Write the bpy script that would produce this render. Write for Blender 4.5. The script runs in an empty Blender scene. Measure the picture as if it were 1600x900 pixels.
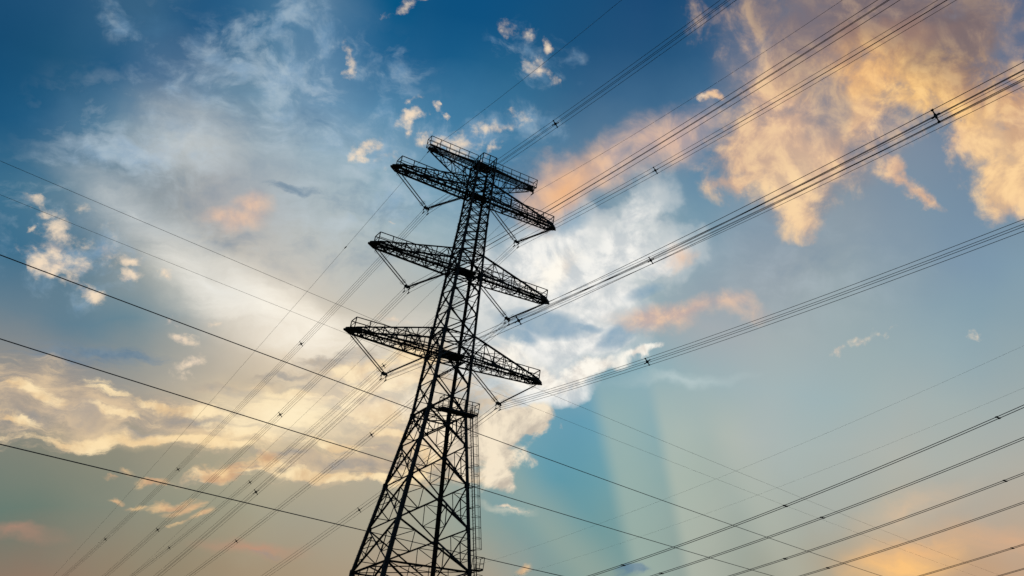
import bpy, random
from math import sin, cos, pi, hypot, radians, degrees, atan
from mathutils import Vector, Matrix
random.seed(7)
S=bpy.context.scene; COL=S.collection
# ------------------------------------------------------------------ camera
cd=bpy.data.cameras.new('camera'); cam=bpy.data.objects.new('camera',cd); COL.objects.link(cam)
cam.location=(0,0,1.7); cam.rotation_euler=(pi/2+.492371,0,0)
cd.sensor_width=36.; cd.lens=36*1541.673/1600; cd.shift_x=-443.4/1600; cd.shift_y=-33.725/1600
cd.clip_start=.1; cd.clip_end=20000
S.camera=cam
S.view_settings.view_transform='Standard'; S.view_settings.look='None'; S.view_settings.exposure=0; S.view_settings.gamma=1
S.view_settings.use_curve_mapping=False
S.cycles.max_bounces=4; S.cycles.volume_bounces=0; S.cycles.use_denoising=False
S.cycles.use_adaptive_sampling=True; S.cycles.adaptive_threshold=.012; S.cycles.adaptive_min_samples=12
# ------------------------------------------------------------------ the evening sky
# Directions are charted as degrees round azimuth -17, elevation 29 (stereographic, no seam in view).
GX0,GX1,GY0,GY1=-25.317,30.370,17.676,-19.369
GRID=[[(30,79,117),(47,91,126),(47,92,128),(36,90,130),(69,112,146),(76,116,148),(26,89,132),(13,80,127),(13,79,126),(19,77,121),(24,75,117),(27,75,117),(30,76,117),(59,89,122),(72,95,123),(75,95,120),(75,95,118),(73,93,117),(66,89,117),(42,86,128),(37,86,131),(38,88,132)],
[(30,79,117),(45,90,125),(50,94,129),(34,88,129),(65,109,144),(81,119,151),(27,90,133),(14,81,127),(13,79,126),(18,77,122),(23,76,118),(27,74,117),(30,76,117),(54,87,122),(71,98,128),(80,102,128),(86,104,126),(87,104,126),(77,101,129),(59,98,136),(49,97,139),(52,99,140)],
[(30,79,117),(42,88,123),(53,96,130),(32,86,127),(59,105,142),(86,123,153),(30,92,134),(17,83,128),(16,82,128),(23,83,126),(31,82,123),(37,84,124),(40,87,126),(51,95,133),(68,108,144),(92,117,143),(104,121,142),(109,123,142),(102,122,146),(96,122,150),(94,122,153),(98,125,155)],
[(29,78,116),(38,85,122),(55,98,131),(39,91,131),(64,113,148),(86,128,161),(49,105,146),(28,93,137),(32,95,137),(44,101,139),(52,98,135),(59,102,138),(68,110,144),(80,119,151),(95,126,152),(114,134,154),(123,139,156),(124,140,158),(118,138,159),(113,137,159),(112,136,159),(114,138,160)],
[(23,76,114),(34,86,121),(50,97,134),(93,124,152),(112,145,167),(116,150,176),(95,141,173),(74,129,165),(66,123,160),(73,124,158),(83,122,152),(93,128,155),(99,134,159),(99,136,163),(112,141,161),(125,145,160),(132,147,160),(127,146,163),(122,145,164),(119,144,165),(121,146,165),(122,148,166)],
[(26,85,124),(55,102,136),(106,138,160),(158,169,174),(157,171,179),(152,174,187),(141,170,186),(125,162,183),(105,150,177),(83,127,160),(114,145,167),(130,156,171),(132,158,172),(118,151,170),(129,152,169),(137,154,168),(141,157,168),(136,155,169),(131,153,169),(125,151,171),(128,155,172),(130,156,173)],
[(50,105,138),(88,125,147),(132,148,158),(154,161,165),(169,171,173),(175,183,185),(172,185,189),(160,180,187),(149,174,185),(145,170,184),(156,176,186),(161,179,186),(156,175,181),(143,164,175),(148,163,173),(152,165,173),(152,167,173),(147,165,173),(140,162,173),(134,160,173),(137,161,172),(140,162,171)],
[(61,111,142),(71,114,140),(116,137,148),(168,171,166),(188,185,176),(199,194,184),(195,194,186),(185,188,183),(174,182,180),(165,179,183),(164,179,183),(162,177,182),(149,171,179),(160,170,175),(163,172,176),(163,175,177),(159,174,177),(155,173,176),(151,171,176),(147,169,176),(149,168,173),(151,168,171)],
[(100,127,143),(103,128,143),(100,130,146),(124,145,153),(191,187,177),(225,211,190),(213,200,179),(203,194,177),(191,187,175),(175,182,178),(154,174,181),(130,166,182),(133,170,183),(147,175,182),(157,178,182),(163,180,182),(159,179,182),(160,178,179),(164,177,176),(162,176,175),(163,174,172),(166,174,170)],
[(147,144,138),(152,146,138),(160,151,141),(164,158,146),(183,172,153),(207,190,163),(214,194,163),(204,190,166),(190,183,165),(164,175,171),(129,165,177),(102,156,177),(118,164,177),(144,172,176),(165,180,176),(171,182,179),(168,181,178),(169,179,175),(175,179,171),(173,177,169),(174,175,166),(176,173,162)],
[(129,132,120),(128,131,119),(136,136,120),(148,144,126),(167,158,135),(185,173,146),(184,172,146),(179,170,149),(169,168,151),(143,163,159),(105,156,169),(98,153,167),(112,158,166),(135,165,165),(158,173,166),(165,176,168),(168,175,167),(171,174,164),(176,174,160),(178,171,157),(180,169,153),(184,167,147)],
[(102,123,113),(102,123,113),(118,129,116),(136,139,123),(149,149,129),(162,158,136),(164,159,140),(168,162,142),(164,163,146),(150,162,151),(127,157,156),(114,154,157),(116,154,155),(130,157,154),(150,162,154),(158,165,153),(166,165,149),(178,165,142),(196,169,136),(196,165,132),(194,161,129),(193,160,130)],
[(141,119,101),(141,119,101),(143,121,102),(145,130,108),(149,136,112),(161,143,117),(166,148,122),(170,151,126),(175,153,129),(174,157,133),(161,156,141),(136,154,146),(125,153,148),(130,153,148),(146,155,148),(155,158,145),(165,160,140),(178,162,135),(198,168,131),(199,165,130),(194,161,129),(193,160,130)]]
LAYERS={
 'orange':[(17.45,14.9,7.09,3.456,0.166,1),
   (13.05,10.82,2.239,3.123,-0.005,1),
   (12.36,6.96,2.808,2.23,0.506,1),
   (14.43,4.63,1.584,2.068,-0.021,1),
   (17,9.97,2.071,2.794,0.16,1),
   (20.51,12.79,4.139,1.846,-0.014,1),
   (22.86,15.4,2.229,2.203,0.156,0.95),
   (23.37,11.73,2.267,1.669,-0.192,1),
   (20.03,11.21,2.633,1.119,0.157,0.8),
   (19.95,9.49,1.698,1.127,0.156,0.5),
   (15.17,7.22,2.45,2.434,0.157,1),
   (13.51,5.63,2.252,1.5,-0.366,1),
   (24.75,10.42,1.857,3.041,0.506,1),
   (26.8,9.59,2.051,3.791,0.149,1),
   (26.62,6.67,1.574,1.987,0.148,1),
   (23.43,9.27,0.978,0.983,0.152,0.95),
   (19.72,6.78,1.14,0.83,-0.369,0.8),
   (20.7,6.17,1.522,0.529,-0.371,0.8),
   (21.83,5.57,1.291,0.456,-0.113,0.8),
   (10.44,14.04,0.516,1.43,0.179,0.9),
   (8.61,9.24,0.663,0.291,0.171,0.8),
   (11.14,5.07,1.493,0.819,0.156,0.95)],
 'white':[(1.47,-1.77,3.515,1.805,0.318,1),
   (4.18,-0.66,2.514,1.828,0.142,0.9),
   (1.07,-4.01,2.444,1.8,0.128,0.95),
   (4.18,-3.24,2.15,1.825,0.132,0.85),
   (0.83,-7.29,2.427,1.786,0.113,1),
   (5.09,1.88,2.183,0.875,0.591,0.75),
   (6.17,3.35,1.09,1.252,-0.374,0.5),
   (6.33,-0.35,2.553,1.326,0.319,0.8),
   (8.04,0.65,1.473,1.112,0.145,0.6),
   (2.21,0.53,2.129,1.085,0.326,0.8),
   (2.34,-5.49,3.171,1.444,0.122,1),
   (-1.6,-7.21,1.693,2.12,0.112,1)],
 'whitecrisp':[(3.83,-7.2,3.008,0.799,0.419,1),
   (6.71,-5.68,1.16,0.405,0.477,1),
   (1.12,-8.16,2.083,0.927,0.109,1),
   (-0.59,-7.09,1.369,1.42,0.113,0.9),
   (1.47,-1.77,2.109,0.903,0.318,0.7),
   (0.18,-2.68,1.388,1.077,0.135,0.7)],
 'greyveil':[(14.28,11.4,3.554,3.491,0.166,1),
   (18.26,14.66,6.349,2.738,0.164,1),
   (14.36,7.47,3.574,2.24,0.159,1),
   (23.11,15.07,2.23,1.84,0.156,0.8),
   (14.19,4.98,1.884,1.878,-0.02,0.8),
   (17.75,8.95,1.509,1.873,0.157,0.8)],
 'whitesoft':[(0.11,-2.14,2.083,1.148,0.318,1),
   (2.82,-2.5,2.131,0.944,0.403,1),
   (4.49,-0.24,2.173,0.873,0.709,1),
   (5.63,1.97,0.871,1.029,-0.379,0.7),
   (6,-0.58,1.82,0.588,0.407,0.85),
   (1.29,-0.52,1.583,0.721,0.323,0.9),
   (3.9,-3.83,1.786,0.51,0.486,0.9),
   (2.74,-5.8,2.467,0.58,0.336,1),
   (-1.81,-3.3,1.36,1.422,0.132,0.8),
   (7.16,-0.98,1.1,0.443,0.492,0.7),
   (1.77,-8.98,2.081,0.716,0.285,1)],
 'gaps':[(1.12,-4.84,1.817,0.718,0.035,1),
   (-0.42,-5.82,0.972,0.423,-0.239,0.9),
   (5.44,-4.99,1.081,0.586,0.658,1),
   (1.41,1.14,1.24,0.789,0.507,0.8),
   (6.25,-2.4,0.91,0.368,0.489,0.7),
   (3.12,-4.66,1.068,0.289,-0.052,0.8)],
 'streak':[(-20.09,-13.06,2.778,0.244,-0.007,1),
   (-15.47,-12.97,3.615,0.252,-0.056,1),
   (-21.63,-11.15,1.556,0.35,-0.339,1),
   (-18.8,-10.62,1.344,0.305,-0.226,1),
   (-22.17,-12.39,0.988,0.266,-0.152,1),
   (-14.45,-11.43,2.266,0.352,-0.023,1),
   (-13.02,-12.36,2.049,0.287,-0.122,1),
   (-11.6,-11.1,2.357,0.857,0.081,1.1),
   (-8.05,-12.39,2.476,0.368,0.077,1),
   (-6.95,-9.17,2.046,0.687,0.287,1.05),
   (-6.12,-10.46,1.756,0.444,0.091,1),
   (-7.99,-8.59,1.711,0.41,0.388,1),
   (-8.85,-14.27,3.367,0.328,0.007,1.05),
   (-5.91,-14.04,2.22,0.269,0.069,1),
   (-11.45,-13.97,0.918,0.43,0.457,1.05),
   (-13,-14.32,1.57,0.225,0.056,1),
   (-4.04,-13.53,1.3,0.476,0.075,1),
   (-3.4,-12.29,0.985,0.618,0.083,1),
   (-16.55,-11.33,1.539,0.278,-0.222,1),
   (-17.82,-11.8,1.348,0.216,-0.133,1),
   (-5.55,-7.65,1.456,0.38,0.108,1),
   (-10.59,-9.85,1.794,0.334,0.188,1),
   (-5.68,-11.28,1.612,0.237,-0.006,1),
   (-3.21,-10.19,1.323,0.555,0.095,1)],
 'hollow':[(-19.93,-11.67,1.263,0.36,-0.238,1),
   (-15.07,-11.99,1.399,0.223,-0.028,1),
   (-10.33,-9.5,1.499,0.302,0.288,1),
   (-10.58,-11.92,0.903,0.23,-0.019,1),
   (-9.41,-10.59,1.359,0.27,0.378,1),
   (-8.25,-10.04,1.047,0.34,0.476,1),
   (-7.28,-13.33,2.184,0.301,0.072,1),
   (-11.11,-13.33,1.771,0.196,0.066,1),
   (-14.08,-10.1,1.999,0.291,-0.012,1),
   (-21.48,-12.14,1.003,0.209,-0.148,1),
   (-6.19,-12.17,1.599,0.269,-0.012,1),
   (-8.7,-7.98,1.853,0.409,0.297,1),
   (-11.89,-9.14,1.769,0.298,0.095,1)],
 'cirrus':[(-4.28,4.81,4.027,1.177,0.32,1),
   (-21.15,-4.06,2.137,1.866,0.139,0.9),
   (-1.39,9.84,2.025,1.586,-0.166,0.7),
   (-8.67,3.33,1.618,0.832,0.543,0.9),
   (-13.65,6.5,3.173,2.312,-0.188,0.8),
   (-10.96,4.18,2.422,1.517,-0.105,0.8),
   (-16.59,4.58,2.504,1.604,-0.409,0.8),
   (-19.69,6.79,0.7,2.267,0.78,0.75),
   (-7.33,0.5,1.922,1.379,0.156,0.8),
   (-12.79,9.33,2.032,0.992,-0.167,1),
   (-15.69,6.56,1.12,0.453,-0.393,1),
   (-14.3,7.02,0.637,0.292,-0.583,1.1),
   (-8.83,7.15,1.578,1.679,0.197,0.7),
   (-17.17,2.35,1.945,0.955,0.286,1.1),
   (-20.23,0.98,2.063,0.69,0.076,0.9)],
 'whitelow':[(0.22,-10.39,1.727,0.979,-0.08,1),
   (1.33,-10.88,0.83,0.424,0.097,1),
   (-0.58,-12.04,1.524,1.394,0.088,1),
   (-0.04,-13.39,0.95,0.901,0.082,1),
   (-1.63,-11.79,1.676,2.083,0.088,1),
   (-3.44,-10.91,1.976,2.074,0.091,0.9)],
 'band':[(-22.27,-11.74,2.186,1.649,-0.042,1),
   (-19.26,-11.84,2.846,1.293,-0.036,1),
   (-15.23,-11.87,3.653,1.328,-0.087,1),
   (-11.57,-11.27,3.241,1.976,0.08,1),
   (-7.69,-10.6,3.438,2.368,0.088,1),
   (-3.86,-10.25,2.955,2.421,0.094,1),
   (-9.69,-13.76,2.725,0.787,0.008,1),
   (-6,-13.44,2.855,0.876,0.073,1),
   (-12.59,-14.2,2.001,0.356,0.116,1),
   (-2.81,-12.93,2.311,1.373,0.081,1),
   (-22.17,-10.82,1.706,0.905,-0.033,0.85),
   (-8.01,-8.42,2.801,1.025,0.293,0.7),
   (-4.83,-8.09,1.956,1.734,0.106,0.8)],
 'puffs':[(-21.75,-3.68,0.994,1.423,0.143,1.15),
   (-21.42,-4.88,0.748,0.744,0.132,1),
   (-20.1,-3.82,0.632,0.802,-0.28,1),
   (-18.8,-4.15,0.657,0.34,-0.377,1),
   (-21.75,-5.55,0.272,0.278,0.126,1),
   (-20.49,-6.08,0.718,0.31,-0.093,0.85),
   (-18.75,-4.91,0.398,0.221,-0.08,0.85),
   (-17.87,-5.06,0.322,0.192,0.127,0.9),
   (-22.66,-1.95,0.747,0.303,-0.274,0.72),
   (-23.12,-2.64,0.217,0.183,0.155,0.85),
   (-23.09,-4.02,0.193,0.855,0.141,0.7),
   (-16.83,-7.03,0.465,0.192,0.008,1),
   (-16.42,-7.95,0.517,0.309,-0.389,1),
   (-15.92,-9.1,0.602,0.42,0.299,1),
   (-14.93,-7.24,0.512,0.194,-0.091,0.75),
   (-15.78,-9.67,0.441,0.257,0.089,0.85),
   (-9.24,3.37,0.983,0.357,0.756,1),
   (-8.16,3.14,0.699,0.478,0.173,0.72),
   (-7.05,5.22,0.926,0.301,0.544,1),
   (-7.22,4.53,0.322,0.411,0.179,0.9),
   (-6.6,5.51,0.409,0.327,0.885,0.9),
   (-6.8,6.31,0.48,0.172,-0.469,0.85),
   (-5.78,6.08,0.197,0.172,0.185,0.8),
   (-5.38,4.26,1.818,0.518,0.266,1),
   (-6.33,3.99,0.997,0.473,0.537,1),
   (-2.55,5.82,1.438,0.487,0.356,1),
   (-3.99,5.11,0.669,0.418,0.176,0.75),
   (-2.85,4.24,1.041,0.343,0.701,0.8),
   (-0.85,9.2,0.89,0.528,0.011,0.88),
   (-0.61,10.45,0.476,0.318,-0.164,0.62),
   (-2.72,10.8,0.924,0.491,-0.345,0.6),
   (-10.59,7.4,0.273,0.672,-0.083,0.72),
   (-8.66,10.91,0.845,0.354,0.482,0.85),
   (-7.45,11.45,0.642,0.199,0.216,0.8),
   (-6.5,-5.56,0.899,0.242,0.12,1),
   (-7.59,-0.48,0.223,0.103,-0.038,0.8),
   (19.81,-3.47,0.989,0.38,0.224,0.86),
   (18.08,-4.02,0.532,0.303,0.83,0.8),
   (20.77,-2.88,0.532,0.343,0.139,0.86),
   (26.24,-2.3,0.453,0.23,0.143,0.66),
   (3.06,-10.71,0.773,0.107,0.099,0.8),
   (1.07,-15.21,1.028,0.137,0.023,0.8),
   (8.18,9.17,0.441,0.255,0.171,0.8)],
 'low':[(-17.78,-14.23,0.471,0.186,0.049,1),
   (-16.51,-14.51,0.651,0.186,-0.051,1),
   (-18.45,-14.48,0.314,0.092,-0.056,0.85),
   (-17.8,-15.24,0.37,0.122,-0.06,0.9),
   (-16.95,-15.55,0.488,0.152,-0.119,1),
   (-15.46,-15.61,1.162,0.279,-0.076,1),
   (-14.57,-15.95,0.933,0.285,0.1,1),
   (-13.78,-16.51,0.603,0.224,0.238,1),
   (-14.72,-16.73,0.55,0.125,0.034,0.8),
   (-12.83,-14.12,1.718,0.29,0.058,1),
   (-11.79,-13.73,0.69,0.394,0.259,1),
   (2.57,-18.48,0.548,0.271,0.063,1),
   (-13.41,-14.47,0.87,0.22,-0.138,0.9)],
 'pink':[(-14.42,-1.56,1.11,0.585,0.447,0.85),
   (-14,-0.72,0.7,0.787,-0.24,0.85),
   (-15.38,-1.84,0.85,0.391,0.251,0.75),
   (8.6,-3.32,2.763,0.667,0.185,1),
   (7.18,-3.77,1.279,0.811,0.13,1.1),
   (11.17,-2.94,1.866,0.56,0.082,0.85),
   (7.77,-0.07,1.031,0.518,0.495,0.75),
   (1.17,2.85,1.965,1.204,0.774,1.1),
   (3.29,4.29,2.529,1.147,0.652,1),
   (6.61,6.57,3.116,1.308,0.426,0.95),
   (8.1,7.75,1.471,0.731,0.167,0.85)],
 'dark':[(8.15,-18.06,0.922,0.313,0.214,1),
   (8.15,-18.06,0.71,0.244,0.214,1.2),
   (1.17,-4.72,1.748,0.934,0.035,1),
   (5.35,-5.11,1.26,0.732,0.657,0.9),
   (4.03,-2.15,0.897,0.438,0.492,0.8),
   (-10.46,-18.31,1.761,0.318,0.032,0.5),
   (-0.12,3.26,1.911,1.429,0.162,0.8),
   (-12.64,0.67,0.889,0.3,-0.13,0.7),
   (1,-4.74,1.574,0.788,-0.054,0.9),
   (5.32,-4.93,1.008,0.733,0.48,0.85),
   (-20.56,-11.62,1.17,0.417,-0.24,0.8),
   (1.89,-4.81,1.054,0.577,0.125,0.8),
   (-19.45,-8.89,2.849,0.623,-0.011,0.7),
   (-20.77,-11.88,1.035,0.297,-0.243,0.85),
   (-17.05,-12.47,1.619,0.25,-0.036,0.75)],
 'veil':[(-18.45,1.63,4.293,2.859,-0.233,1),
   (-13.21,5.26,3.864,3.918,-0.588,1),
   (-15.77,-2.16,4.588,1.6,-0.352,0.8),
   (-9.16,-0.13,4.997,3.41,0.155,0.9),
   (-8.75,6.48,2.843,3.369,0.193,0.6),
   (3.92,1.15,4.306,2.919,0.149,0.8),
   (15.34,-0.19,9.457,4.539,0.142,0.5),
   (-22.98,-1.38,2.432,2.445,0.166,0.7),
   (-19.1,7.56,1.622,1.843,-0.701,0.7)],
}
COLOURED=[(-12.63,-6.06,3.338,1.098,-0.363,1.15,(252,245,230)),
 (-15.42,-4.74,3.231,0.754,-0.46,0.7,(232,230,222)),
 (-18.99,-1.68,2.469,0.617,-0.459,0.55,(205,210,210)),
 (-9.66,-6.72,2.352,0.929,-0.265,0.85,(250,242,226)),
 (-17.17,2.35,1.653,0.961,0.185,0.5,(200,205,205)),
 (23.14,-16.27,2.248,0.788,0.254,1,(255,200,125)),
 (23.99,-15.26,3.006,0.793,0.292,0.5,(238,185,130)),
 (23.41,-13.13,2.266,0.584,0.38,0.5,(218,188,155)),
 (29.12,-14.03,1.855,0.731,0.138,0.4,(225,175,135)),
 (19.65,-9.88,0.378,0.186,0.125,0.01,(200,200,200)),
 (-11.53,-18.03,1.444,0.253,0.032,0.5,(195,145,120)),
 (-21.34,-17.35,0.963,0.237,0.014,0.4,(190,140,118)),
 (0.54,-15.07,0.849,0.103,0.075,0.4,(220,215,195)),
 (9.27,-6.92,2.208,0.258,0.173,0.5,(195,210,210)),
 (1.77,-3.92,1.054,0.722,0.129,0.01,(200,200,200))]
RAYS=[(0.9410,0.3383,-1.3374,0.55,4.2,(178,190,174),0.46),(0.9506,0.3104,-4.8649,0.45,3.8,(196,199,180),0.42),(0.6831,0.7303,10.3821,0.8,3,(172,178,158),0.36),(0.8536,0.5209,-4.6383,0.8,3,(190,192,176),0.22)]
OGREY=[((17.22,16.14,6.696,2.164,0.168,0.95),(112,102,110)),
 ((23.11,15.07,2.788,2.208,0.156,0.9),(118,104,108)),
 ((12.93,13.75,1.857,2.168,0.173,0.85),(120,112,122)),
 ((15.3,9.88,1.127,1.67,0.162,0.75),(140,138,145)),
 ((18.69,14.36,2.243,0.732,0.163,0.5),(170,130,110)),
 ((26.71,11.1,0.744,1.508,0.149,0.35),(190,140,105)),
 ((20.39,9.18,1.132,0.753,0.155,0.6),(150,145,150))]
OCOL=[((20.54,12.61,4.52,1.699,-0.048,1.1),(255,202,122)),
 ((17.31,11.52,2.615,1.49,0.508,0.8),(252,198,128)),
 ((18.96,12.92,1.875,1.108,0.161,0.6),(250,190,112)),
 ((16.47,11.95,2.235,1.114,0.595,0.9),(246,184,115)),
 ((22.33,11.19,2.655,1.483,-0.362,0.9),(253,198,122)),
 ((26.02,7.55,2.25,2.668,0.149,0.9),(253,208,150)),
 ((13.87,4.55,2.26,2.253,0.153,0.8),(248,212,168)),
 ((11.67,6.47,1.868,1.486,0.159,0.6),(218,180,150)),
 ((15.44,13.45,1.479,0.737,0.683,0.6),(225,165,120)),
 ((24.34,12.64,2.251,1.114,-0.021,0.7),(205,150,112)),
 ((17,8.84,1.132,1.497,0.158,0.6),(225,182,142)),
 ((10.5,13.69,0.369,1.792,0.178,0.5),(190,160,140)),
 ((13.24,10.85,1.494,1.102,0.167,0.5),(215,170,130))]
CF,CR,CU=(-0.25571, 0.8364, 0.48481),(0.9563, 0.29237, 0.0),(0.14174, -0.46363, 0.87462)
SUNC=(-11.75,-11.12)
FLUSH=[(1.22,3.01,1.501,0.849,0.775,0.85,(242,184,132)),
 (6.43,6.54,2.197,0.908,0.427,0.3,(215,175,160))]
GLOW=[(-11.28,-11.24,2.072,0.99,0.081,1.1,(255,238,200)),
 (-6.61,-9.31,2.544,1.197,0.097,0.5,(250,238,216)),
 (-8.19,-11.49,2.787,0.84,0.082,0.3,(248,226,186)),
 (-13.72,-10.62,1.74,0.642,-0.113,0.35,(248,225,185)),
 (-20.32,-11.6,2.043,0.456,-0.098,0.25,(242,208,165)),
 (-15.63,-12.85,3.32,0.284,-0.036,0.5,(250,218,165)),
 (-5.84,-5.59,1.942,0.694,0.12,0.4,(228,222,210)),
 (-4.59,-12.04,1.62,0.684,0.083,0.3,(240,205,165))]
SUN_AZ,SUN_EL=-0.5090,0.3042
def lin(c): return tuple((v/255/12.92 if v/255<=.04045 else ((v/255+.055)/1.055)**2.4) for v in c)
world=bpy.data.worlds.new('World'); S.world=world; world.use_nodes=True
wt=world.node_tree; wt.nodes.clear(); LK=wt.links.new
def nd(t,**k):
    n=wt.nodes.new(t)
    for a,b in k.items(): setattr(n,a,b)
    return n
def put(sock,v):
    if hasattr(v,'is_output'): LK(v,sock)
    else: sock.default_value=v
def M(op,a,b=None,c=None,clamp=False):
    n=nd('ShaderNodeMath',operation=op,use_clamp=clamp); put(n.inputs[0],a)
    if b is not None: put(n.inputs[1],b)
    if c is not None: put(n.inputs[2],c)
    return n.outputs[0]
def VM(op,a,b=None,out=0):
    n=nd('ShaderNodeVectorMath',operation=op); put(n.inputs[0],a)
    if b is not None: put(n.inputs[1],b)
    return n.outputs['Value'] if out else n.outputs['Vector']
def VS(a,s):
    n=nd('ShaderNodeVectorMath',operation='SCALE'); put(n.inputs[0],a); put(n.inputs['Scale'],s); return n.outputs['Vector']
def step(v,a,b,lo=0.,hi=1.):
    n=nd('ShaderNodeMapRange',interpolation_type='SMOOTHSTEP'); put(n.inputs['Value'],v)
    n.inputs['From Min'].default_value=a; n.inputs['From Max'].default_value=b; n.inputs['To Min'].default_value=lo; n.inputs['To Max'].default_value=hi
    return n.outputs['Result']
def rgb(c): return (*lin(c),1)
def mix(f,a,b):
    n=nd('ShaderNodeMix',data_type='RGBA'); put(n.inputs[0],f); put(n.inputs[6],a); put(n.inputs[7],b); return n.outputs[2]
def noise(v,scale,detail=6,rough=.55,dist=0.,col=False,gain=2.2):
    n=nd('ShaderNodeTexNoise'); put(n.inputs['Vector'],v); n.inputs['Scale'].default_value=scale; n.inputs['Detail'].default_value=detail
    n.inputs['Roughness'].default_value=rough; n.inputs['Distortion'].default_value=dist
    if col: return n.outputs['Color']
    return M('MULTIPLY_ADD',n.outputs['Fac'],gain,.5-.5*gain)
def stretch(v,rot,sx,sy,off=(0,0,0)):
    n=nd('ShaderNodeMapping'); put(n.inputs['Vector'],v); n.inputs['Rotation'].default_value=(0,0,rot); n.inputs['Scale'].default_value=(sx,sy,1); n.inputs['Location'].default_value=off
    return n.outputs['Vector']
def cone(P,b,grow=2.):
    n=nd('ShaderNodeMapping',vector_type='TEXTURE'); LK(P,n.inputs['Vector'])
    n.inputs['Location'].default_value=(b[0],b[1],0); n.inputs['Rotation'].default_value=(0,0,b[4]); n.inputs['Scale'].default_value=(b[2]*grow,b[3]*grow,1)
    g=nd('ShaderNodeTexGradient',gradient_type='SPHERICAL'); LK(n.outputs['Vector'],g.inputs['Vector']); return g.outputs['Fac']
def field(P,blobs):
    d=None
    for b in blobs:
        c=cone(P,b)
        if b[5]!=1: c=M('MULTIPLY',c,b[5])
        d=c if d is None else M('SMOOTH_MAX',d,c,.12)
    return d
tc=nd('ShaderNodeTexCoord'); D=tc.outputs['Generated']
den=M('ADD',VM('DOT_PRODUCT',D,CF,1),1.0001); kk=M('DIVIDE',114.59156,den)
cx=nd('ShaderNodeCombineXYZ'); LK(M('MULTIPLY',VM('DOT_PRODUCT',D,CR,1),kk),cx.inputs[0]); LK(M('MULTIPLY',VM('DOT_PRODUCT',D,CU,1),kk),cx.inputs[1])
P=cx.outputs[0]
# air turbulence: two scales of displacement shared by every cloud layer
def warp(P,scale,amp,detail=3,off=(0,0,0)):
    w=VM('SUBTRACT',noise(VM('ADD',P,off),scale,detail,.55,0,True),(.5,.5,.5))
    return VM('ADD',P,VM('MULTIPLY',w,(amp,amp,0)))
PB=warp(P,.16,3.2,5,(3,7,1))                  # base
PC=warp(P,.40,3.4,9,(11,2,5))                 # cumulus
PS=warp(P,.22,3.6,8,(5,19,2))                 # layered cloud
fine=noise(P,.9,9,.62,.2)
fine2=noise(VM('ADD',P,(31,7,3)),.42,9,.6,.4)
strk=noise(stretch(PS,.10,.20,.80),1.,9,.66,.25,gain=2.8)    # streaks along the horizon
veil=noise(stretch(PB,-.55,.16,.42,(4,1,0)),1.,8,.62,.5)
mott=noise(VM('ADD',PB,(2,40,9)),.55,8,.6,.25)
soft=noise(VM('ADD',PB,(17,3,21)),.30,9,.55,0.)
def layer(col,F,n,k,lo,hi,ca,cb,shade,smin=.2,smax=.8,opac=1.,tops=None):
    gate=step(F,.04,.30)
    d=M('ADD',F,M('MULTIPLY',M('MULTIPLY',M('SUBTRACT',n,.5),k),gate))
    a=M('MULTIPLY',step(d,lo,hi,0.,opac),gate)
    s=step(shade,smin,smax)
    c=mix(s,rgb(ca),rgb(cb))
    if tops: c=mix(step(d,.55,1.1,0,.6),c,rgb(tops))
    return mix(a,col,c),d,a
# light falling across the clouds from the low sun: brighter where the vapour thins towards it
SX,SY=SUNC
tow=VM('NORMALIZE',VM('SUBTRACT',(SX,SY,0),P))
fineL=noise(VM('ADD',VM('ADD',P,(31,7,3)),VS(tow,.75)),.42,9,.6,.4)
relief=M('SUBTRACT',fine2,fineL)          # >0 : faces the sun
lit=M('ADD',M('MULTIPLY_ADD',relief,.9,.5),M('MULTIPLY',M('SUBTRACT',fine,.5),.25))
# --- clear air and high veil: colours by direction
sx=nd('ShaderNodeSeparateXYZ'); LK(PB,sx.inputs[0])
gx=M('DIVIDE',M('SUBTRACT',sx.outputs[0],GX0),GX1-GX0,clamp=True)
gy=M('MULTIPLY',M('DIVIDE',M('SUBTRACT',sx.outputs[1],GY0),GY1-GY0,clamp=True),float(len(GRID)-1))
base=None
for j,row in enumerate(GRID):
    r=nd('ShaderNodeValToRGB'); cr=r.color_ramp; cr.interpolation='CARDINAL'
    n=len(row); cr.elements[0].position=0; cr.elements[1].position=1
    cr.elements[0].color=rgb(row[0]); cr.elements[1].color=rgb(row[-1])
    for i in range(1,n-1): cr.elements.new(i/(n-1)).color=rgb(row[i])
    LK(gx,r.inputs['Fac'])
    base=r.outputs['Color'] if base is None else mix(M('SUBTRACT',gy,j-1.,clamp=True),base,r.outputs['Color'])
col=base
# mottled altocumulus texture of the veil
vm=field(PB,LAYERS['veil'])
vm=step(vm,.2,.8)
v1=M('MULTIPLY',M('MULTIPLY_ADD',veil,1.,-.5),vm)
m1=M('MULTIPLY',M('MULTIPLY_ADD',mott,1.,-.5),vm)
lift=M('ADD',M('MULTIPLY',v1,.8),M('MULTIPLY',m1,.75))
col=mix(M('MAXIMUM',lift,0.,clamp=True),col,rgb((198,210,218)))
col=mix(M('MULTIPLY',lift,-1.,clamp=True),col,rgb((70,115,150)))
Fc=field(PB,LAYERS['cirrus'])
col,_,_=layer(col,Fc,mott,1.3,.30,1.15,(130,165,195),(176,196,210),fine,opac=.5)
# shafts of light under the cloud
for a,b,c,soft,wide,cc,al in RAYS:
    d=M('ADD',VM('DOT_PRODUCT',P,(a,b,0),1),c)
    top=step(VM('DOT_PRODUCT',P,(0,1,0),1),-5.5,-10.5)
    f=M('MULTIPLY',step(d,-soft,soft),step(d,wide,soft))
    col=mix(M('MULTIPLY',M('MULTIPLY',f,al),top),col,rgb(cc))
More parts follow.
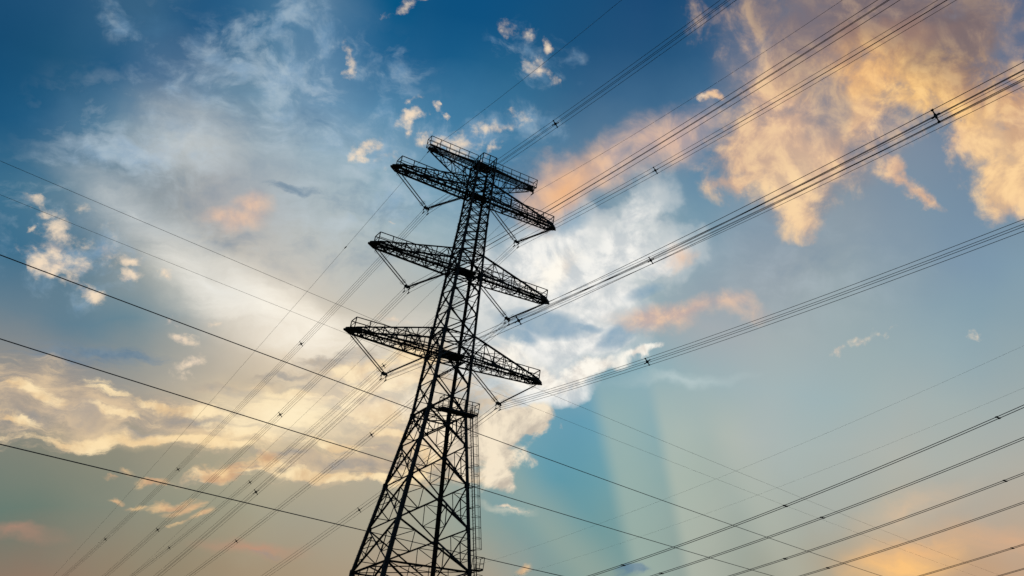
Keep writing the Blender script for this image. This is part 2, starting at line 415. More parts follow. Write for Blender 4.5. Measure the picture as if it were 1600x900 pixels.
# soft glows
for b in COLOURED:
    f=M('POWER',cone(PS,b,2.2),1.5); f=M('MULTIPLY',f,M('MULTIPLY_ADD',strk,.9,.55)); col=mix(M('MULTIPLY',f,min(1,b[5]*1.25),clamp=True),col,rgb(b[6]))
# dark flecks
col,_,_=layer(col,field(PS,LAYERS['dark']),strk,.6,.30,.80,(88,122,150),(115,140,160),fine,opac=.7)
# white mass right of the pylon
Fw=field(PC,LAYERS['white'])
shw=M('ADD',lit,M('MULTIPLY',M('SUBTRACT',Fw,.55),.35))
col,_,_=layer(col,Fw,soft,.9,.24,1.0,(150,172,186),(222,224,222),M('ADD',M('MULTIPLY',shw,.5),M('MULTIPLY',soft,.5)),.2,.75,.84)
col,_,_=layer(col,field(PC,LAYERS['whitesoft']),soft,.9,.32,1.0,(205,210,212),(250,248,242),lit,.2,.75,.82)
col,_,_=layer(col,field(PB,LAYERS['gaps']),soft,.9,.34,.9,(118,156,182),(140,168,186),fine,opac=.75)
col,_,_=layer(col,field(PC,LAYERS['whitecrisp']),fine2,.6,.36,.80,(226,218,208),(255,250,238),lit,.2,.7,.98)
# band lit by the hidden sun: a tan sheet, bright ragged streaks, grey hollows
Fb=field(PS,LAYERS['band'])
shb=M('ADD',M('MULTIPLY',strk,.55),M('ADD',M('MULTIPLY',lit,.25),M('MULTIPLY',mott,.2)))
col,_,_=layer(col,Fb,strk,.75,.26,.80,(162,152,142),(222,196,160),shb,.25,.75,.85)
col,_,_=layer(col,field(PS,LAYERS['hollow']),strk,.8,.34,.9,(146,146,146),(172,160,146),fine,opac=.75)
col,_,_=layer(col,field(PS,LAYERS['streak']),M('ADD',M('MULTIPLY',strk,.6),M('MULTIPLY',fine2,.4)),1.2,.38,.86,(226,194,150),(254,230,184),lit,.2,.75,.95)
Fl=field(PC,LAYERS['whitelow'])
col,_,_=layer(col,Fl,fine2,.6,.36,.66,(198,185,168),(248,232,205),lit,.2,.75,.95)
for b in GLOW:
    f=M('POWER',cone(PS,b,2.2),1.3); f=M('MULTIPLY',f,M('MULTIPLY_ADD',strk,.8,.6)); col=mix(M('MULTIPLY',f,b[5],clamp=True),col,rgb(b[6]))
# pink wisps
col,_,_=layer(col,field(PS,LAYERS['pink']),fine2,.45,.10,1.0,(196,172,165),(236,198,168),lit,.2,.8,.85)
# big orange cloud
col,_,_=layer(col,field(PB,LAYERS['greyveil']),soft,.5,.15,.95,(136,130,138),(168,150,144),lit,.2,.8,.85)
for b in FLUSH:
    col=mix(M('MULTIPLY',M('POWER',cone(PS,b,2.2),1.3),b[5],clamp=True),col,rgb(b[6]))
Fo=field(PC,LAYERS['orange'])
oc=rgb((228,186,154))
for b,cc in OCOL:
    oc=mix(M('MULTIPLY',step(cone(PC,b),.05,.85),b[5]),oc,rgb(cc))
sh=step(M('ADD',M('MULTIPLY',lit,.75),M('MULTIPLY',fine2,.25)),.2,.8)
oc=mix(M('MULTIPLY',M('SUBTRACT',1.,sh),.40),oc,rgb((146,134,136)))
oc=mix(M('MULTIPLY',M('POWER',sh,2.),.38),oc,rgb((255,224,170)))
for b,cc in OGREY:
    oc=mix(M('MULTIPLY',step(cone(PC,b),.05,.7),M('MULTIPLY_ADD',sh,-.25,b[5])),oc,rgb(cc))
go=step(Fo,.04,.3)
do=M('ADD',Fo,M('MULTIPLY',M('MULTIPLY',M('SUBTRACT',fine2,.5),.48),go)); do=M('ADD',do,M('MULTIPLY',M('MULTIPLY',M('SUBTRACT',fine,.5),.2),go))
col=mix(step(do,.22,.74),col,oc)
# puffs
col,_,_=layer(col,field(PC,LAYERS['puffs']),M('ADD',M('MULTIPLY',fine,.6),M('MULTIPLY',fine2,.4)),1.5,.34,1.15,(178,172,170),(250,226,196),lit,.1,.7,.9)
col,_,_=layer(col,field(PS,LAYERS['low']),strk,.7,.28,.9,(205,165,128),(245,206,152),lit,.2,.75,.9)
# --- physical sky below the clouds and all round
sky=nd('ShaderNodeTexSky',sky_type='NISHITA'); sky.sun_disc=False; sky.sun_elevation=SUN_EL; sky.sun_rotation=SUN_AZ%(2*pi); sky.dust_density=2.; sky.altitude=0
b1=nd('ShaderNodeBackground'); LK(sky.outputs[0],b1.inputs[0]); b1.inputs[1].default_value=.05
b2=nd('ShaderNodeBackground'); LK(col,b2.inputs[0]); b2.inputs[1].default_value=1.
cov=step(VM('DOT_PRODUCT',D,CF,1),-.2,.75,.25,1.)
ms=nd('ShaderNodeMixShader'); LK(cov,ms.inputs[0]); LK(b1.outputs[0],ms.inputs[1]); LK(b2.outputs[0],ms.inputs[2])
wo=nd('ShaderNodeOutputWorld'); LK(ms.outputs[0],wo.inputs[0])
world.cycles.sampling_method='MANUAL'; world.cycles.sample_map_resolution=512
# ------------------------------------------------------------------ the sun, low behind the cloud bank
sl=bpy.data.lights.new('sun','SUN'); sl.energy=1.; sl.angle=radians(10); sl.color=(1,.82,.62)
so=bpy.data.objects.new('sun',sl); COL.objects.link(so)
sd=Vector((sin(SUN_AZ)*cos(SUN_EL),cos(SUN_AZ)*cos(SUN_EL),sin(SUN_EL))); so.rotation_euler=sd.to_track_quat('Z','Y').to_euler(); so.location=(0,0,120)

# ------------------------------------------------------------------ geometry
class MB:
    """collects bars, tubes, plates and lathes; build() links them as one mesh object"""
    def __init__(s): s.v=[]; s.f=[]
    def _add(s, vs, fs):
        o=len(s.v); s.v+=[tuple(v) for v in vs]; s.f+=[tuple(i+o for i in f) for f in fs]
    def prism(s, p, q, prof, up=None):
        p=Vector(p); q=Vector(q); d=(q-p)
        if d.length<1e-6: return
        d.normalize(); u=Vector(up) if up else Vector((0,0,1))
        if abs(d.dot(u))>.97: u=Vector((1,0,0)) if abs(d.x)<.9 else Vector((0,1,0))
        x=d.cross(u).normalized(); y=x.cross(d)
        n=len(prof); vs=[p+x*a+y*b for a,b in prof]+[q+x*a+y*b for a,b in prof]
        s._add(vs,[(i,(i+1)%n,n+(i+1)%n,n+i) for i in range(n)]+[tuple(range(n-1,-1,-1)),tuple(range(n,2*n))])
    def angle(s, p, q, w, t=None, up=None, flip=(1,1)):
        """rolled steel angle (L section), flange width w"""
        t=t or max(.012,w*.16); fx,fy=flip; c=w*.3
        pr=[(0,0),(w,0),(w,t),(t,t),(t,w),(0,w)]
        pr=[((a-c)*fx,(b-c)*fy) for a,b in pr]
        s.prism(p,q,pr,up)
    def bar(s, p, q, w, h=None, up=None):
        h=h or w; s.prism(p,q,[(-w/2,-h/2),(w/2,-h/2),(w/2,h/2),(-w/2,h/2)],up)
    def rod(s, p, q, r, n=6, up=None):
        s.prism(p,q,[(r*cos(2*pi*i/n),r*sin(2*pi*i/n)) for i in range(n)],up)
    def tube(s, pts, r, n=6):
        pts=[Vector(p) for p in pts]; vs=[]; m=len(pts)
        for i,p in enumerate(pts):
            d=(pts[min(i+1,m-1)]-pts[max(i-1,0)]).normalized()
            x=d.cross(Vector((0,0,1)))
            if x.length<1e-4: x=Vector((1,0,0))
            x.normalize(); y=x.cross(d)
            vs+=[p+x*(r*cos(2*pi*k/n))+y*(r*sin(2*pi*k/n)) for k in range(n)]
        fs=[(i*n+k,i*n+(k+1)%n,(i+1)*n+(k+1)%n,(i+1)*n+k) for i in range(m-1) for k in range(n)]
        fs+=[tuple(range(n-1,-1,-1)),tuple(range((m-1)*n,m*n))]
        s._add(vs,fs)
    def lathe(s, p, q, prof, n=8):
        """prof: list of (distance along p->q, radius)"""
        p=Vector(p); d=(Vector(q)-p).normalized()
        x=d.cross(Vector((0,1,0)));
        if x.length<1e-3: x=d.cross(Vector((1,0,0)))
        x.normalize(); y=x.cross(d); vs=[]
        for t,r in prof: vs+=[p+d*t+x*(r*cos(2*pi*k/n))+y*(r*sin(2*pi*k/n)) for k in range(n)]
        m=len(prof); fs=[(i*n+k,i*n+(k+1)%n,(i+1)*n+(k+1)%n,(i+1)*n+k) for i in range(m-1) for k in range(n)]
        fs+=[tuple(range(n-1,-1,-1)),tuple(range((m-1)*n,m*n))]
        s._add(vs,fs)
    def plate(s, c, sx, sy, sz):
        x,y,z=c; s._add([(x+a*sx/2,y+b*sy/2,z+e*sz/2) for e in (-1,1) for a,b in ((-1,-1),(1,-1),(1,1),(-1,1))],
            [(3,2,1,0),(4,5,6,7),(0,1,5,4),(1,2,6,5),(2,3,7,6),(3,0,4,7)])
    def poly(s, pts, off):
        """flat plate: outline pts pushed along vector off"""
        n=len(pts); o=Vector(off); a=[Vector(p)-o/2 for p in pts]; b=[Vector(p)+o/2 for p in pts]
        s._add(a+b,[tuple(range(n-1,-1,-1)),tuple(range(n,2*n))]+[(i,(i+1)%n,n+(i+1)%n,n+i) for i in range(n)])
    def build(s, name, mat, parent=None):
        me=bpy.data.meshes.new(name); me.from_pydata(s.v,[],s.f); me.validate(); me.update()
        me.materials.append(mat); o=bpy.data.objects.new(name,me); COL.objects.link(o)
        if parent: o.parent=parent
        return o

def tag(o,label=None,cat=None,group=None,kind=None):
    for k,v in (('label',label),('category',cat),('group',group),('kind',kind)):
        if v: o[k]=v
    return o
def empty(name,loc,rz,label,cat,group=None):
    o=bpy.data.objects.new(name,None); COL.objects.link(o); o.location=loc; o.rotation_euler=(0,0,rz)
    return tag(o,label,cat,group)

# ------------------------------------------------------------------ materials
def material(name, c1, c2, rough=.6, metal=0., scale=3., bump=0.):
    m=bpy.data.materials.new(name); m.use_nodes=True; nt=m.node_tree; b=nt.nodes['Principled BSDF']
    tc=nt.nodes.new('ShaderNodeTexCoord'); n=nt.nodes.new('ShaderNodeTexNoise'); r=nt.nodes.new('ShaderNodeValToRGB')
    n.inputs['Scale'].default_value=scale; n.inputs['Detail'].default_value=5
    r.color_ramp.elements[0].position=.35; r.color_ramp.elements[0].color=(*c1,1)
    r.color_ramp.elements[1].position=.68; r.color_ramp.elements[1].color=(*c2,1)
    nt.links.new(tc.outputs['Object'],n.inputs['Vector']); nt.links.new(n.outputs['Fac'],r.inputs['Fac'])
    nt.links.new(r.outputs['Color'],b.inputs['Base Color'])
    b.inputs['Specular IOR Level'].default_value=.25; b.inputs['Roughness'].default_value=rough; b.inputs['Metallic'].default_value=metal
    if bump:
        bn=nt.nodes.new('ShaderNodeBump'); bn.inputs['Strength'].default_value=bump
        nt.links.new(n.outputs['Fac'],bn.inputs['Height']); nt.links.new(bn.outputs['Normal'],b.inputs['Normal'])
    return m
STEEL=material('weathered_steel',(.017,.015,.0135),(.034,.030,.027),.75,.0,2.2,.1)
STEEL2=material('walkway_grating',(.012,.012,.013),(.026,.025,.025),.75,0.,5.)
CABLE=material('aluminium_cable',(.05,.05,.055),(.085,.085,.09),.55,.3,1.)
CABLE2=material('old_aluminium_cable',(.05,.05,.055),(.085,.085,.09),.55,.3,1.)
PORC=material('brown_glazed_porcelain',(.020,.015,.014),(.034,.025,.022),.6,0.,6.)
CONC=material('foundation_concrete',(.26,.25,.24),(.36,.35,.33),.9,0.,1.5,.3)
GRASS=material('meadow_grass',(.040,.062,.020),(.085,.085,.032),.95,0.,.35,.6)

# ------------------------------------------------------------------ the ground
g=MB(); N=60; R=4000.
for j in range(N+1):
    for i in range(N+1):
        u=(i/N*2-1); v=(j/N*2-1); x=R*u*abs(u); y=R*v*abs(v); d=hypot(x,y)
        g.v.append((x,y,(sin(x*.011+1.3)*cos(y*.013)*.45)*min(1,max(0,(d-150)/300))))
g.f=[(j*(N+1)+i,j*(N+1)+i+1,(j+1)*(N+1)+i+1,(j+1)*(N+1)+i) for j in range(N) for i in range(N)]
tag(g.build('ground',GRASS),kind='structure')

# ------------------------------------------------------------------ the pylon
PX,PY,PSI=-34.087,89.753,.7485
pylon=empty('lattice_pylon',(PX,PY,0),PSI,'dark steel lattice pylon with three tiers of cross-arms and a shorter top pair','pylon')
ZW=33.64
def W(z): return 1.843+(ZW-z)*.1303 if z<ZW else max(.95,1.843-(z-ZW)*.0367)
CORN=[(-1,1),(-1,-1),(1,-1),(1,1)]
def corner(k,z): sx,sy=CORN[k%4]; w=W(z); return Vector((sx*w,sy*w,z))
ZB,ZM,ZT,ZE=39.6,48.86,57.99,61.83
LEV=[.45,6.6,13.,19.1,22.9,26.85,30.65,ZW,36.65,ZB,41.9,44.25,46.75,ZM,51.0]
fine=[51.0+ (ZT-51.0)*i/7 for i in range(1,8)]+[59.,59.9,60.85,ZE]
LEV+=fine
for k in range(4):
    m=MB(); sx,sy=CORN[k]
    zs=[.3,13,19.1,26.85,ZW,ZB,ZM,54.79,ZE+.02]
    ws=[.36,.345,.33,.31,.28,.25,.225,.20]
    for a,b,wd in zip(zs[:-1],zs[1:],ws):
        p=corner(k,a); q=corner(k,b); h=wd*.5; t=.045
        # two flanges of a big angle, lying in the two faces
        c=[(0,0),(-sx*wd,0),(-sx*wd,-sy*t),(-sx*t,-sy*t),(-sx*t,-sy*wd),(0,-sy*wd)]
        vs=[p+Vector((x+sx*wd*.35,y+sy*wd*.35,0)) for x,y in c]+[q+Vector((x+sx*wd*.35,y+sy*wd*.35,0)) for x,y in c]
        m._add(vs,[(i,(i+1)%6,6+(i+1)%6,6+i) for i in range(6)]+[(5,4,3,2,1,0),(6,7,8,9,10,11)])
        m.plate(q,wd*.9,wd*.9,.5)     # splice cover
    # step bolts up one flange
    zz=3.
    while zz<ZE-1 and k==0:
        p=corner(k,zz); m.rod(p,p+Vector((sx*.22,0,0)),.012,5); zz+=.4
    leg=m.build('leg',STEEL,pylon)
    f=MB(); p=corner(k,.0); f.plate((p.x,p.y,.1),1.5,1.5,.5); f.plate((p.x,p.y,.42),.8,.8,.16); f.build('footing',CONC,pylon)
for k in range(4):
    m=MB()
    for a,b in zip(LEV[:-1],LEV[1:]):
        A0,A1,B0,B1=corner(k,a),corner(k,b),corner(k+1,a),corner(k+1,b)
        big=b<=ZW+.1; mid=b<=51.01
        wd=.135 if big else (.115 if mid else .08)
        up=((A0+B0)/2); up.z=0
        m.angle(A0,B1,wd,up=up); m.angle(B0,A1,wd,up=up,flip=(-1,1))
        # crossing point
        wa=(A0-B0).length; wb=(A1-B1).length; tt=wa/(wa+wb); C=A0.lerp(B1,tt)
        m.plate(C,.22 if mid else .1,.22 if mid else .1,.22 if mid else .1) if mid else None
        if big:
            r=.07
            for P0,P1 in ((A0,A1),(B0,B1)):
                Pm=P0.lerp(P1,tt); m0=P0.lerp(C,.5); m1=P1.lerp(C,.5)
                n0=P0.lerp(P1,tt*.5); n1=P0.lerp(P1,tt+(1-tt)*.5)
                m.angle(Pm,m0,r,up=up); m.angle(Pm,m1,r,up=up); m.angle(m0,m1,r,up=up)
                m.angle(n0,m0,r*.9,up=up); m.angle(n1,m1,r*.9,up=up)
            Q0=A0.lerp(B0,.5); Q1=A1.lerp(B1,.5)
            ma,mb_=A1.lerp(C,.5),B1.lerp(C,.5)
            if b in (19.1,ZW): m.angle(C,Q1,r,up=up); m.angle(ma,A1.lerp(B1,.27),r*.9,up=up); m.angle(mb_,A1.lerp(B1,.73),r*.9,up=up)
        elif mid and b>ZW:
            r=.055
            for P0,P1 in ((A0,A1),(B0,B1)): m.angle(P0.lerp(P1,tt),C,r,up=up)
        if b in (19.1,ZW,ZB,41.9,ZM,51.0,ZT,59.9,ZE): m.angle(A1,B1,.15 if big else .12,up=up)
        elif not mid: m.angle(A1,B1,.06,up=up)
        # gusset plates on the legs
        gs=.42 if big else (.34 if mid else .16)
        dv=(B1-A1).normalized()
        for P,s_ in ((A1,1),(B1,-1)):
            nrm=up.normalized()*.03
            m.poly([P+Vector((0,0,-gs*.8)),P+dv*s_*gs*.7+Vector((0,0,-gs*.4)),P+dv*s_*gs*.7+Vector((0,0,gs*.4)),P+Vector((0,0,gs*.8))],nrm)
    m.build('face_bracing',STEEL,pylon)
# horizontal frames inside the body
for z,big in ((19.1,1),(ZW,1),(ZB,1),(41.9,0),(ZM,1),(51.,0),(ZT,1),(59.9,0)):
    m=MB(); C=[corner(k,z) for k in range(4)]; M=[(C[k]+C[(k+1)%4])/2 for k in range(4)]
    for k in range(4): m.angle(M[k],M[(k+1)%4],.1 if z<30 else .09)
    m.angle(C[0],C[2],.08); m.angle(C[1],C[3],.08)
    m.build('horizontal_frame',STEEL,pylon)

def railing(m,pts,h=1.1,step=1.3,closed=False,k=1.):
    pts=[Vector(p) for p in pts]; U=Vector((0,0,1)); n=len(pts)
    for i in range(n if closed else n-1):
        p=pts[i]; q=pts[(i+1)%n]; L=(q-p).length; c=max(1,round(L/step))
        m.bar(p+U*h,q+U*h,.07*k); m.bar(p+U*h*.52,q+U*h*.52,.045*k); m.bar(p+U*.1,q+U*.1,.02,.08)
        for j in range(c+(0 if closed else 1)):
            x=p.lerp(q,j/c); m.bar(x,x+U*h,.075*k)

def cross_arm(s,z,L,hu,zu):
    m=MB(); w=W(z); w2=W(z+hu); n=8; tw=.72
    def bot(t,y): return Vector((s*(w+(L-.75-w)*t),y*(w+(tw-w)*t),z))
    def top(t,y): return Vector((s*(w2+(L-.75-w2)*t),y*(w2+(tw-w2)*t),z+hu+(.16-hu)*t))
    for y in (-1,1):
        m.angle(bot(0,y),bot(1,y),.16,flip=(y,1)); m.angle(top(0,y),top(1,y),.15,flip=(y,1))
        m.angle(bot(1,y),(s*L,y*.1,z),.17,flip=(y,1)); m.angle(top(1,y),(s*L,y*.1,z+.12),.12,flip=(y,1))
        ts=[0,.16,.31,.45,.58,.7,.81,.91,1.]
        for i in range(n):
            a,b=ts[i],ts[i+1]
            if i%2==0: m.angle(bot(a,y),top(b,y),.085)
            else: m.angle(top(a,y),bot(b,y),.085)
            if 0<i: m.angle(bot(a,y),top(a,y),.07)
        for i in range(5):   # half-height secondary members
            a,b=ts[i],ts[i+1]
            m.angle((bot(a,y)+top(a,y))/2,(bot(b,y)+top(b,y))/2,.05) if i<4 else None
    ts=[i/10 for i in range(11)]
    for i in range(10):
        a,b=ts[i],ts[i+1]; y=1 if i%2 else -1
        m.angle(bot(a,y),bot(b,-y),.075); m.angle(bot(b,1),bot(b,-1),.06)
        if i%2==0: m.angle(top(a,1),top(a,-1),.06)
        if i%2: m.angle(top(ts[i-1],y),top(b,-y),.05)
    m.poly([(s*(L-.8),tw,z-.02),(s*(L+.12),.08,z-.02),(s*(L+.12),-.08,z-.02),(s*(L-.8),-tw,z-.02)],(0,0,.03))
    m.poly([(s*(L-.75),0,z+.2),(s*(L+.14),0,z+.05),(s*(L+.14),0,z-.1),(s*(L-.75),0,z-.25)],(0,.06,0))
    arm=m.build('cross_arm',STEEL,pylon)
    k=MB(); x0=w*.2; x1=L-.7
    for y in (-.2,-.1,0,.1,.2): k.plate((s*(x0+x1)/2,y,z+.15),x1-x0,.045,.04)
    j=x0+.2
    while j<x1: k.bar((s*j,-.24,z+.1),(s*j,.24,z+.1),.04,.05); j+=.4
    j=x0+.4
    while j<x1: k.bar((s*j,-.7,z+.05),(s*j,.7,z+.05),.06,.05); j+=1.35
    k.build('walkway',STEEL2,arm)
    r=MB(); 
    railing(r,[(s*w,-.62,z+.1),(s*(L-.6),-.62,z+.1),(s*(L-.6),.62,z+.1),(s*w,.62,z+.1)])
    r.build('railing',STEEL,arm)
    h=MB()   # hanger plates for the insulators
    for x in (L-.35,): h.poly([(s*(x-.25),-.3,z-.02),(s*(x+.25),-.3,z-.02),(s*(x+.25),.3,z-.02),(s*(x-.25),.3,z-.02)],(0,0,.1))
    h.build('hanger_plate',STEEL,arm)
TIERS=[('lower',ZB,10.16,5.83,2.3),('middle',ZM,9.80,5.40,2.14),('upper',ZT,9.39,5.12,1.91)]
for nm,z,L,mm,hu in TIERS:
    for s in (-1,1): cross_arm(s,z,L,hu,z+hu)
def earth_arm(s):
    z=ZE; L=6.2; w=W(z); hl=2.4; m=MB(); tw=.42; n=7
    def top(t,y): return Vector((s*(w+(L-.4-w)*t),y*(w+(tw-w)*t),z))
    def low(t,y): return Vector((s*(w+(L-.4-w)*t),y*(w+(tw-w)*t),z-hl+(hl-.16)*t))
    for y in (-1,1):
        m.angle(top(0,y),top(1,y),.13,flip=(y,1)); m.angle(low(0,y),low(1,y),.11,flip=(y,1))
        for i in range(n):
            a,b=i/n,(i+1)/n
            m.angle(*( (top(a,y),low(b,y)) if i%2 else (low(a,y),top(b,y))),.06)
            if i: m.angle(top(a,y),low(a,y),.05)
    for i in range(n):
        a,b=i/n,(i+1)/n; y=1 if i%2 else -1
        m.angle(low(a,y),low(b,-y),.05); m.angle(low(b,1),low(b,-1),.05); m.angle(top(a,y),top(b,-y),.05); m.angle(top(b,1),top(b,-1),.06)
    m.poly([(s*(L-.9),tw,z-.1),(s*L,.2,z-.1),(s*L,-.2,z-.1),(s*(L-.9),-tw,z-.1)],(0,0,.04))
    m.plate((s*(L-.25),0,z-.18),.5,.12,.24)
    arm=m.build('cross_arm',STEEL,pylon)
    k=MB(); x0=.3; x1=L
    for y in (-.3,-.15,0,.15,.3): k.plate((s*(x0+x1)/2,y,z+.09),x1-x0,.04,.05)
    j=x0+.15
    while j<x1: k.bar((s*j,-.42,z+.06),(s*j,.42,z+.06),.05,.03); j+=.45
    for y in (-.42,.42): k.plate((s*(x0+x1)/2,y,z+.13),x1-x0,.03,.1)
    k.build('walkway',STEEL2,arm)
    r=MB(); railing(r,[(s*w,-.46,z+.08),(s*(L+.05),-.46,z+.08),(s*(L+.05),.46,z+.08),(s*w,.46,z+.08)],1.1,1.0,k=.75)
    r.build('railing',STEEL,arm)
for s in (-1,1): earth_arm(s)
# floors inside the body at the arm levels, the cage on top
for z in (ZB,ZM,ZT):
    w=W(z); f=MB(); f.plate((.15,-.1,z+.2),w*1.25,w*1.15,.05)
    for i in range(5): f.bar((-w*.7,-w*.7+i*w*.35,z+.12),(w*.7,-w*.7+i*w*.35,z+.12),.08)
    f.build('platform',STEEL2,pylon)
t=MB(); w=W(ZE); t.plate((0,0,ZE+.15),w*1.7,w*1.7,.05)
top=t.build('platform',STEEL2,pylon)
r=MB(); railing(r,[(-.62,-w,ZE+.2),(w,-w,ZE+.2),(w,w,ZE+.2),(-.62,w,ZE+.2)],1.25,.7,True); r.build('railing',STEEL,top)
# platform at the waist, by the ladder
w=W(ZW); p=MB(); x0,x1,y0,y1=-.7,w+1.05,-w-.35,-w+.55
p.plate(((x0+x1)/2,(y0+y1)/2,ZW+.22),x1-x0,y1-y0,.06)
for y in (y0,y1): p.bar((x0,y,ZW+.12),(x1,y,ZW+.12),.1,.16)
plat=p.build('platform',STEEL2,pylon)
r=MB(); railing(r,[(.2,y1,ZW+.25),(x0,y1,ZW+.25),(x0,y0,ZW+.25),(x1,y0,ZW+.25),(x1,y1,ZW+.25),(w+.15,y1,ZW+.25)],1.1,.7,k=.75); r.build('railing',STEEL,plat)
# ladder outside the right-hand leg, with a safety cage
def ladpt(z,da,dl): w=W(z); return Vector((w+da,-w+dl,z))
l=MB()
for dl in (-.32,.12): l.bar(ladpt(1.,.42,dl),ladpt(ZW+.9,.42,dl),.06,.06)
z=1.2
while z<ZW+.8: l.rod(ladpt(z,.42,-.32),ladpt(z,.42,.12),.016,5); z+=.3
z=2.
while z<ZW:
    for dl in (-.32,.12): l.bar(ladpt(z,.02,dl*.4),ladpt(z,.42,dl),.07,.05)
    z+=1.9
lad=l.build('ladder',STEEL,pylon)
def cage(za,zb):
    c=MB(); A=[pi*(-.5+i/8) for i in range(9)]
    z=za; off=[(.42+.72*cos(a)**.8 if cos(a)>1e-6 else .42,-.1+.36*sin(a)) for a in A]
    n=max(1,round((zb-za)/.95))
    for i in range(n+1):
        z=za+(zb-za)*i/n
        for (a,b),(e,d) in zip(off[:-1],off[1:]): c.bar(ladpt(z,a,b),ladpt(z,e,d),.02,.035)
    for i in (1,3,4,5,7): c.bar(ladpt(za,*off[i]),ladpt(zb,*off[i]),.02)
    c.build('safety_cage',STEEL,lad)
cage(21.2,ZW+.1); cage(8.,18.9)
p=MB(); w=W(19.2); p.plate((w+.62,-w-.1,19.3),.8,.8,.05); rp=p.build('platform',STEEL2,pylon)
r=MB(); railing(r,[(w+.25,-w-.48,19.31),(w+1.,-w-.48,19.31),(w+1.,-w+.28,19.31),(w+.25,-w+.28,19.31)],1.1,.8,k=.6); r.build('railing',STEEL,rp)

# ------------------------------------------------------------------ insulators
DV=3.27
def local(x,y,z):   # pylon frame -> world
    c,s=cos(PSI),sin(PSI); return Vector((PX+c*x-s*y,PY+s*x+c*y,z))
def string(p,q):
    m=MB(); p=Vector(p); q=Vector(q); L=(q-p).length
    pr=[(0,.03),(.5,.03),(.5,.055),(.62,.055)]
    t=.64; e=L-.34
    while t<e: pr+=[(t,.04),(t+.025,.04),(t+.045,.075),(t+.06,.075),(t+.085,.042)]; t+=.105
    pr+=[(t+.01,.055),(t+.1,.055),(t+.1,.03),(L,.03)]
    m.lathe(p,q,pr,8); return m
def horn(p,q,end):
    m=MB(); p=Vector(p); q=Vector(q); d=(q-p).normalized(); n=d.cross(Vector((0,1,0))).normalized()
    c,sg=((p+d*.55,1),(q-d*.3,-1))[end]
    m.rod(c-d*.05,c+d*.05,.05,6)
    for s_ in (-1,1): m.tube([c,c+n*s_*.16,c+n*s_*.2+d*sg*.16,c+n*s_*.13+d*sg*.3],.014,5)
    return m
SIDE={-1:'left',1:'right'}
for nm,z,L,mm,hu in TIERS:
    for s in (-1,1):
        root=empty('insulator_set',local(s*mm,0,z-DV),PSI,f'V-shaped set of dark insulator rods hanging under the {nm} {SIDE[s]} cross-arm','insulators','V-shaped insulator sets under the cross-arms')
        for att,sg in ((s*(L-.35)-s*mm,1),(s*(2*mm-L+.35)-s*mm,-1)):
            for y in (-.24,.24):
                p=(att,y,DV-.1); q=(s*sg*.16,y*.9,.12)
                st=string(p,q).build('insulator_string',PORC,root)
                for e in (0,1): horn(p,q,e).build('arcing_horn',STEEL,st)
        m=MB()
        m.poly([(-.28,0,.2),(.28,0,.2),(.3,0,-.02),(.05,0,-.16),(-.05,0,-.16),(-.3,0,-.02)],(0,.03,0))
        m.bar((-.18,-.28,.12),(-.18,.28,.12),.07); m.bar((.18,-.28,.12),(.18,.28,.12),.07)
        m.build('yoke_plate',STEEL,root)
        m=MB()
        for x in (-1,1):
            for zz in (0,-.45): m.bar((x*.225,-.22,zz-.14),(x*.225,.22,zz-.14),.07,.09)
            m.bar((x*.225,0,.05),(x*.225,0,-.6),.04)
        m.bar((-.3,0,-.03),(.3,0,-.03),.05,.08)
        m.build('suspension_clamp',STEEL,root)

# ------------------------------------------------------------------ wires of this line
A1,B1,A2,B2=.134023,.000287104,.132092,.000583807
EA1,EB1,EA2,EB2=.141731,.000117409,.143501,.000904029
def sag(t,a1,b1,a2,b2): return -a1*t+b1*t*t if t>=0 else a2*t+b2*t*t
def span(a,b):
    ts=[]; t=a
    while t<b: ts.append(t); t+=2. if -130<t<150 else 6.
    return ts+[b]
SPF=[33.,82.,125.5,178.,230.,290.,350.]; SPN=[-26.,-66.,-112.,-158.,-204.]
def spacer(y,z):
    m=MB(); h=.225
    for a,b in ((-1,-1),(1,-1),(1,1),(-1,1)):
        m.bar((0,y,z),(a*h,y,z+b*h),.045,.06); m.bar((a*h,y-.07,z+b*h),(a*h,y+.07,z+b*h),.07,.07)
    for i in range(4):
        c=[(-1,-1),(1,-1),(1,1),(-1,1)]; a,b=c[i]; e,f=c[(i+1)%4]
        m.bar((a*.1,y,z+b*.1),(e*.1,y,z+f*.1),.035,.05)
    return m
for nm,z,L,mm,hu in TIERS:
    for s in (-1,1):
        root=empty('conductor_bundle',local(s*mm,0,z-DV-.37),PSI,f'bundle of four parallel wires hung from insulators of the {nm} {SIDE[s]} cross-arm','power line','four-wire bundles carried by the pylon')
        ts=span(-226.,467.)
        for dx in (-.225,.225):
            for dz in (-.225,.225):
                m=MB(); m.tube([(dx,t,dz+sag(t,A1,B1,A2,B2)) for t in ts],.017,6); m.build('wire',CABLE,root)
        for t in SPF+SPN: spacer(t,sag(t,A1,B1,A2,B2)).build('spacer',STEEL,root)
for s in (-1,1):
    root=empty('earth_wire',local(s*6.1,0,ZE-.5),PSI,f'thin single earth wire clamped under the tip of the topmost {SIDE[s]} arm','power line','earth wires at the top of the pylon')
    m=MB(); m.tube([(0,t,sag(t,EA1,EB1,EA2,EB2)) for t in span(-226.,467.)],.014,5); m.build('wire',CABLE,root)
    m=MB(); m.bar((0,0,.4),(0,0,0),.06); m.bar((0,-.3,-.01),(0,.3,-.01),.08,.1); m.build('suspension_clamp',STEEL,root)
    for t in ((21.,) if s<0 else ()):
        m=MB(); zz=sag(t,EA1,EB1,EA2,EB2); m.tube([(0,t-.25,zz),(0,t-.15,zz),(0,t+.15,zz),(0,t+.25,zz)],.06,8); m.build('marker',STEEL,root)

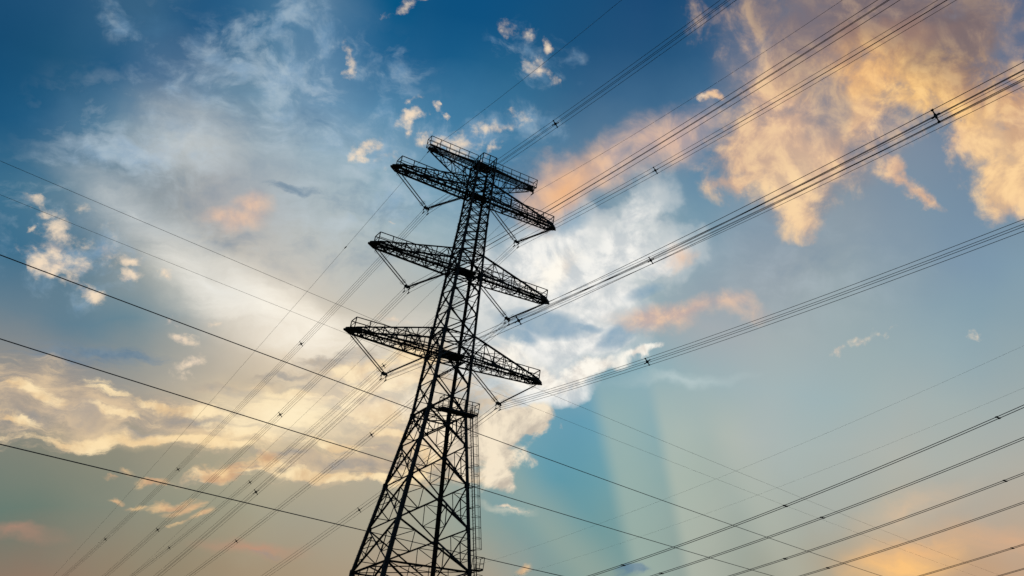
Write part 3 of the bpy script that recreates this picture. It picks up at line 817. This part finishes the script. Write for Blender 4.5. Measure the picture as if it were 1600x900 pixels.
# ------------------------------------------------------------------ the line crossing behind the pylon
K=.73
az=.48496
dB=Vector((sin(az),cos(az),0)); nB=Vector((cos(az),-sin(az),0))
BW=[('earth_wire',149.577,75.436,.031683,2.989e-5,.020,'thin wire behind the pylon, highest of five sloping down to the right'),
    ('earth_wire',149.577,70.783,.031683,2.989e-5,.016,'very thin wire behind the pylon, second highest of five sloping to the right'),
    ('conductor_wire',150.,63.999,.0085236,4.798e-5,.055,'dark thick wire sloping to the right, topmost of three behind the pylon'),
    ('conductor_wire',150.,53.025,.0085236,4.798e-5,.055,'dark thick wire sloping to the right, middle of three behind the pylon'),
    ('conductor_wire',150.,39.742,.0085236,4.798e-5,.055,'dark thick wire sloping to the right, lowest of three behind the pylon')]
for name,q,h,s_,c_,r_,lab in BW:
    o=nB*(-q*K)+Vector((0,0,1.7+h*K)); m=MB(); T=[-260+4*i for i in range(261 if 'earth' in name else 151)]
    m.tube([dB*t+Vector((0,0,s_*t+c_/K*t*t)) for t in T],r_,6)
    ob=m.build(name,CABLE,None); ob.location=o; tag(ob,lab,'power line','single wires crossing behind the pylon')

# ------------------------------------------------------------------ the twin-wire line at the lower right
az=-.823986
dC=Vector((sin(az),cos(az),0)); nC=Vector((cos(az),-sin(az),0))
qs=[45.373,49.16,54.06,58.74,67.13,73.12]
ordn=['highest','second highest','third highest','fourth from the top','fifth from the top','lowest']
sp=[(10.7,26.9,42.9,59.1),(10.7,26.9,43.1,59.3),(12.,32.,51.1,70.),(12.,32.,51.,70.),(20.,39.7,59.),(20.,39.7,59.)]
for i,q in enumerate(qs):
    root=empty('conductor_bundle',tuple(nC*q+Vector((0,0,24.7))),-az,f'pair of parallel wires, {ordn[i]} of six at lower right','power line','twin-wire bundles at the lower right')
    f=lambda t: -.20695*t+.00114291*t*t
    for dx in (-.14,.14):
        m=MB(); m.tube([(dx,t,f(t)) for t in [-70+2*j for j in range(126)]],.021,6); m.build('wire',CABLE2,root)
    for t in sp[i]:
        m=MB(); zz=f(t); m.bar((-.14,t,zz),(.14,t,zz),.045,.07); 
        for dx in (-.14,.14): m.bar((dx,t-.08,zz),(dx,t+.08,zz),.065,.07)
        m.build('spacer',STEEL,root)
for i,q in enumerate((54.569,60.257)):
    m=MB(); m.tube([dC*t+Vector((0,0,-.177965*t+.000777946*t*t)) for t in [-70+2*j for j in range(150)]],.0055,5)
    ob=m.build('earth_wire',CABLE2); ob.location=nC*q+Vector((0,0,32.7))
    tag(ob,('faint hair-thin wire at right, higher of two above the twin wires','faint hair-thin wire at right, lower of two just above the twin wires')[i],'power line','faint wires above the twin bundles')

# ------------------------------------------------------------------ the next pylon of the line, at the far end of the span
def copy_tree(o,parent=None):
    c=o.copy(); COL.objects.link(c)
    if parent: c.parent=parent
    for ch in list(o.children): copy_tree(ch,c)
    return c
nx=copy_tree(pylon); nx.location=local(0,467.,0); nx['label']='distant lattice pylon at the far end of the wire span'
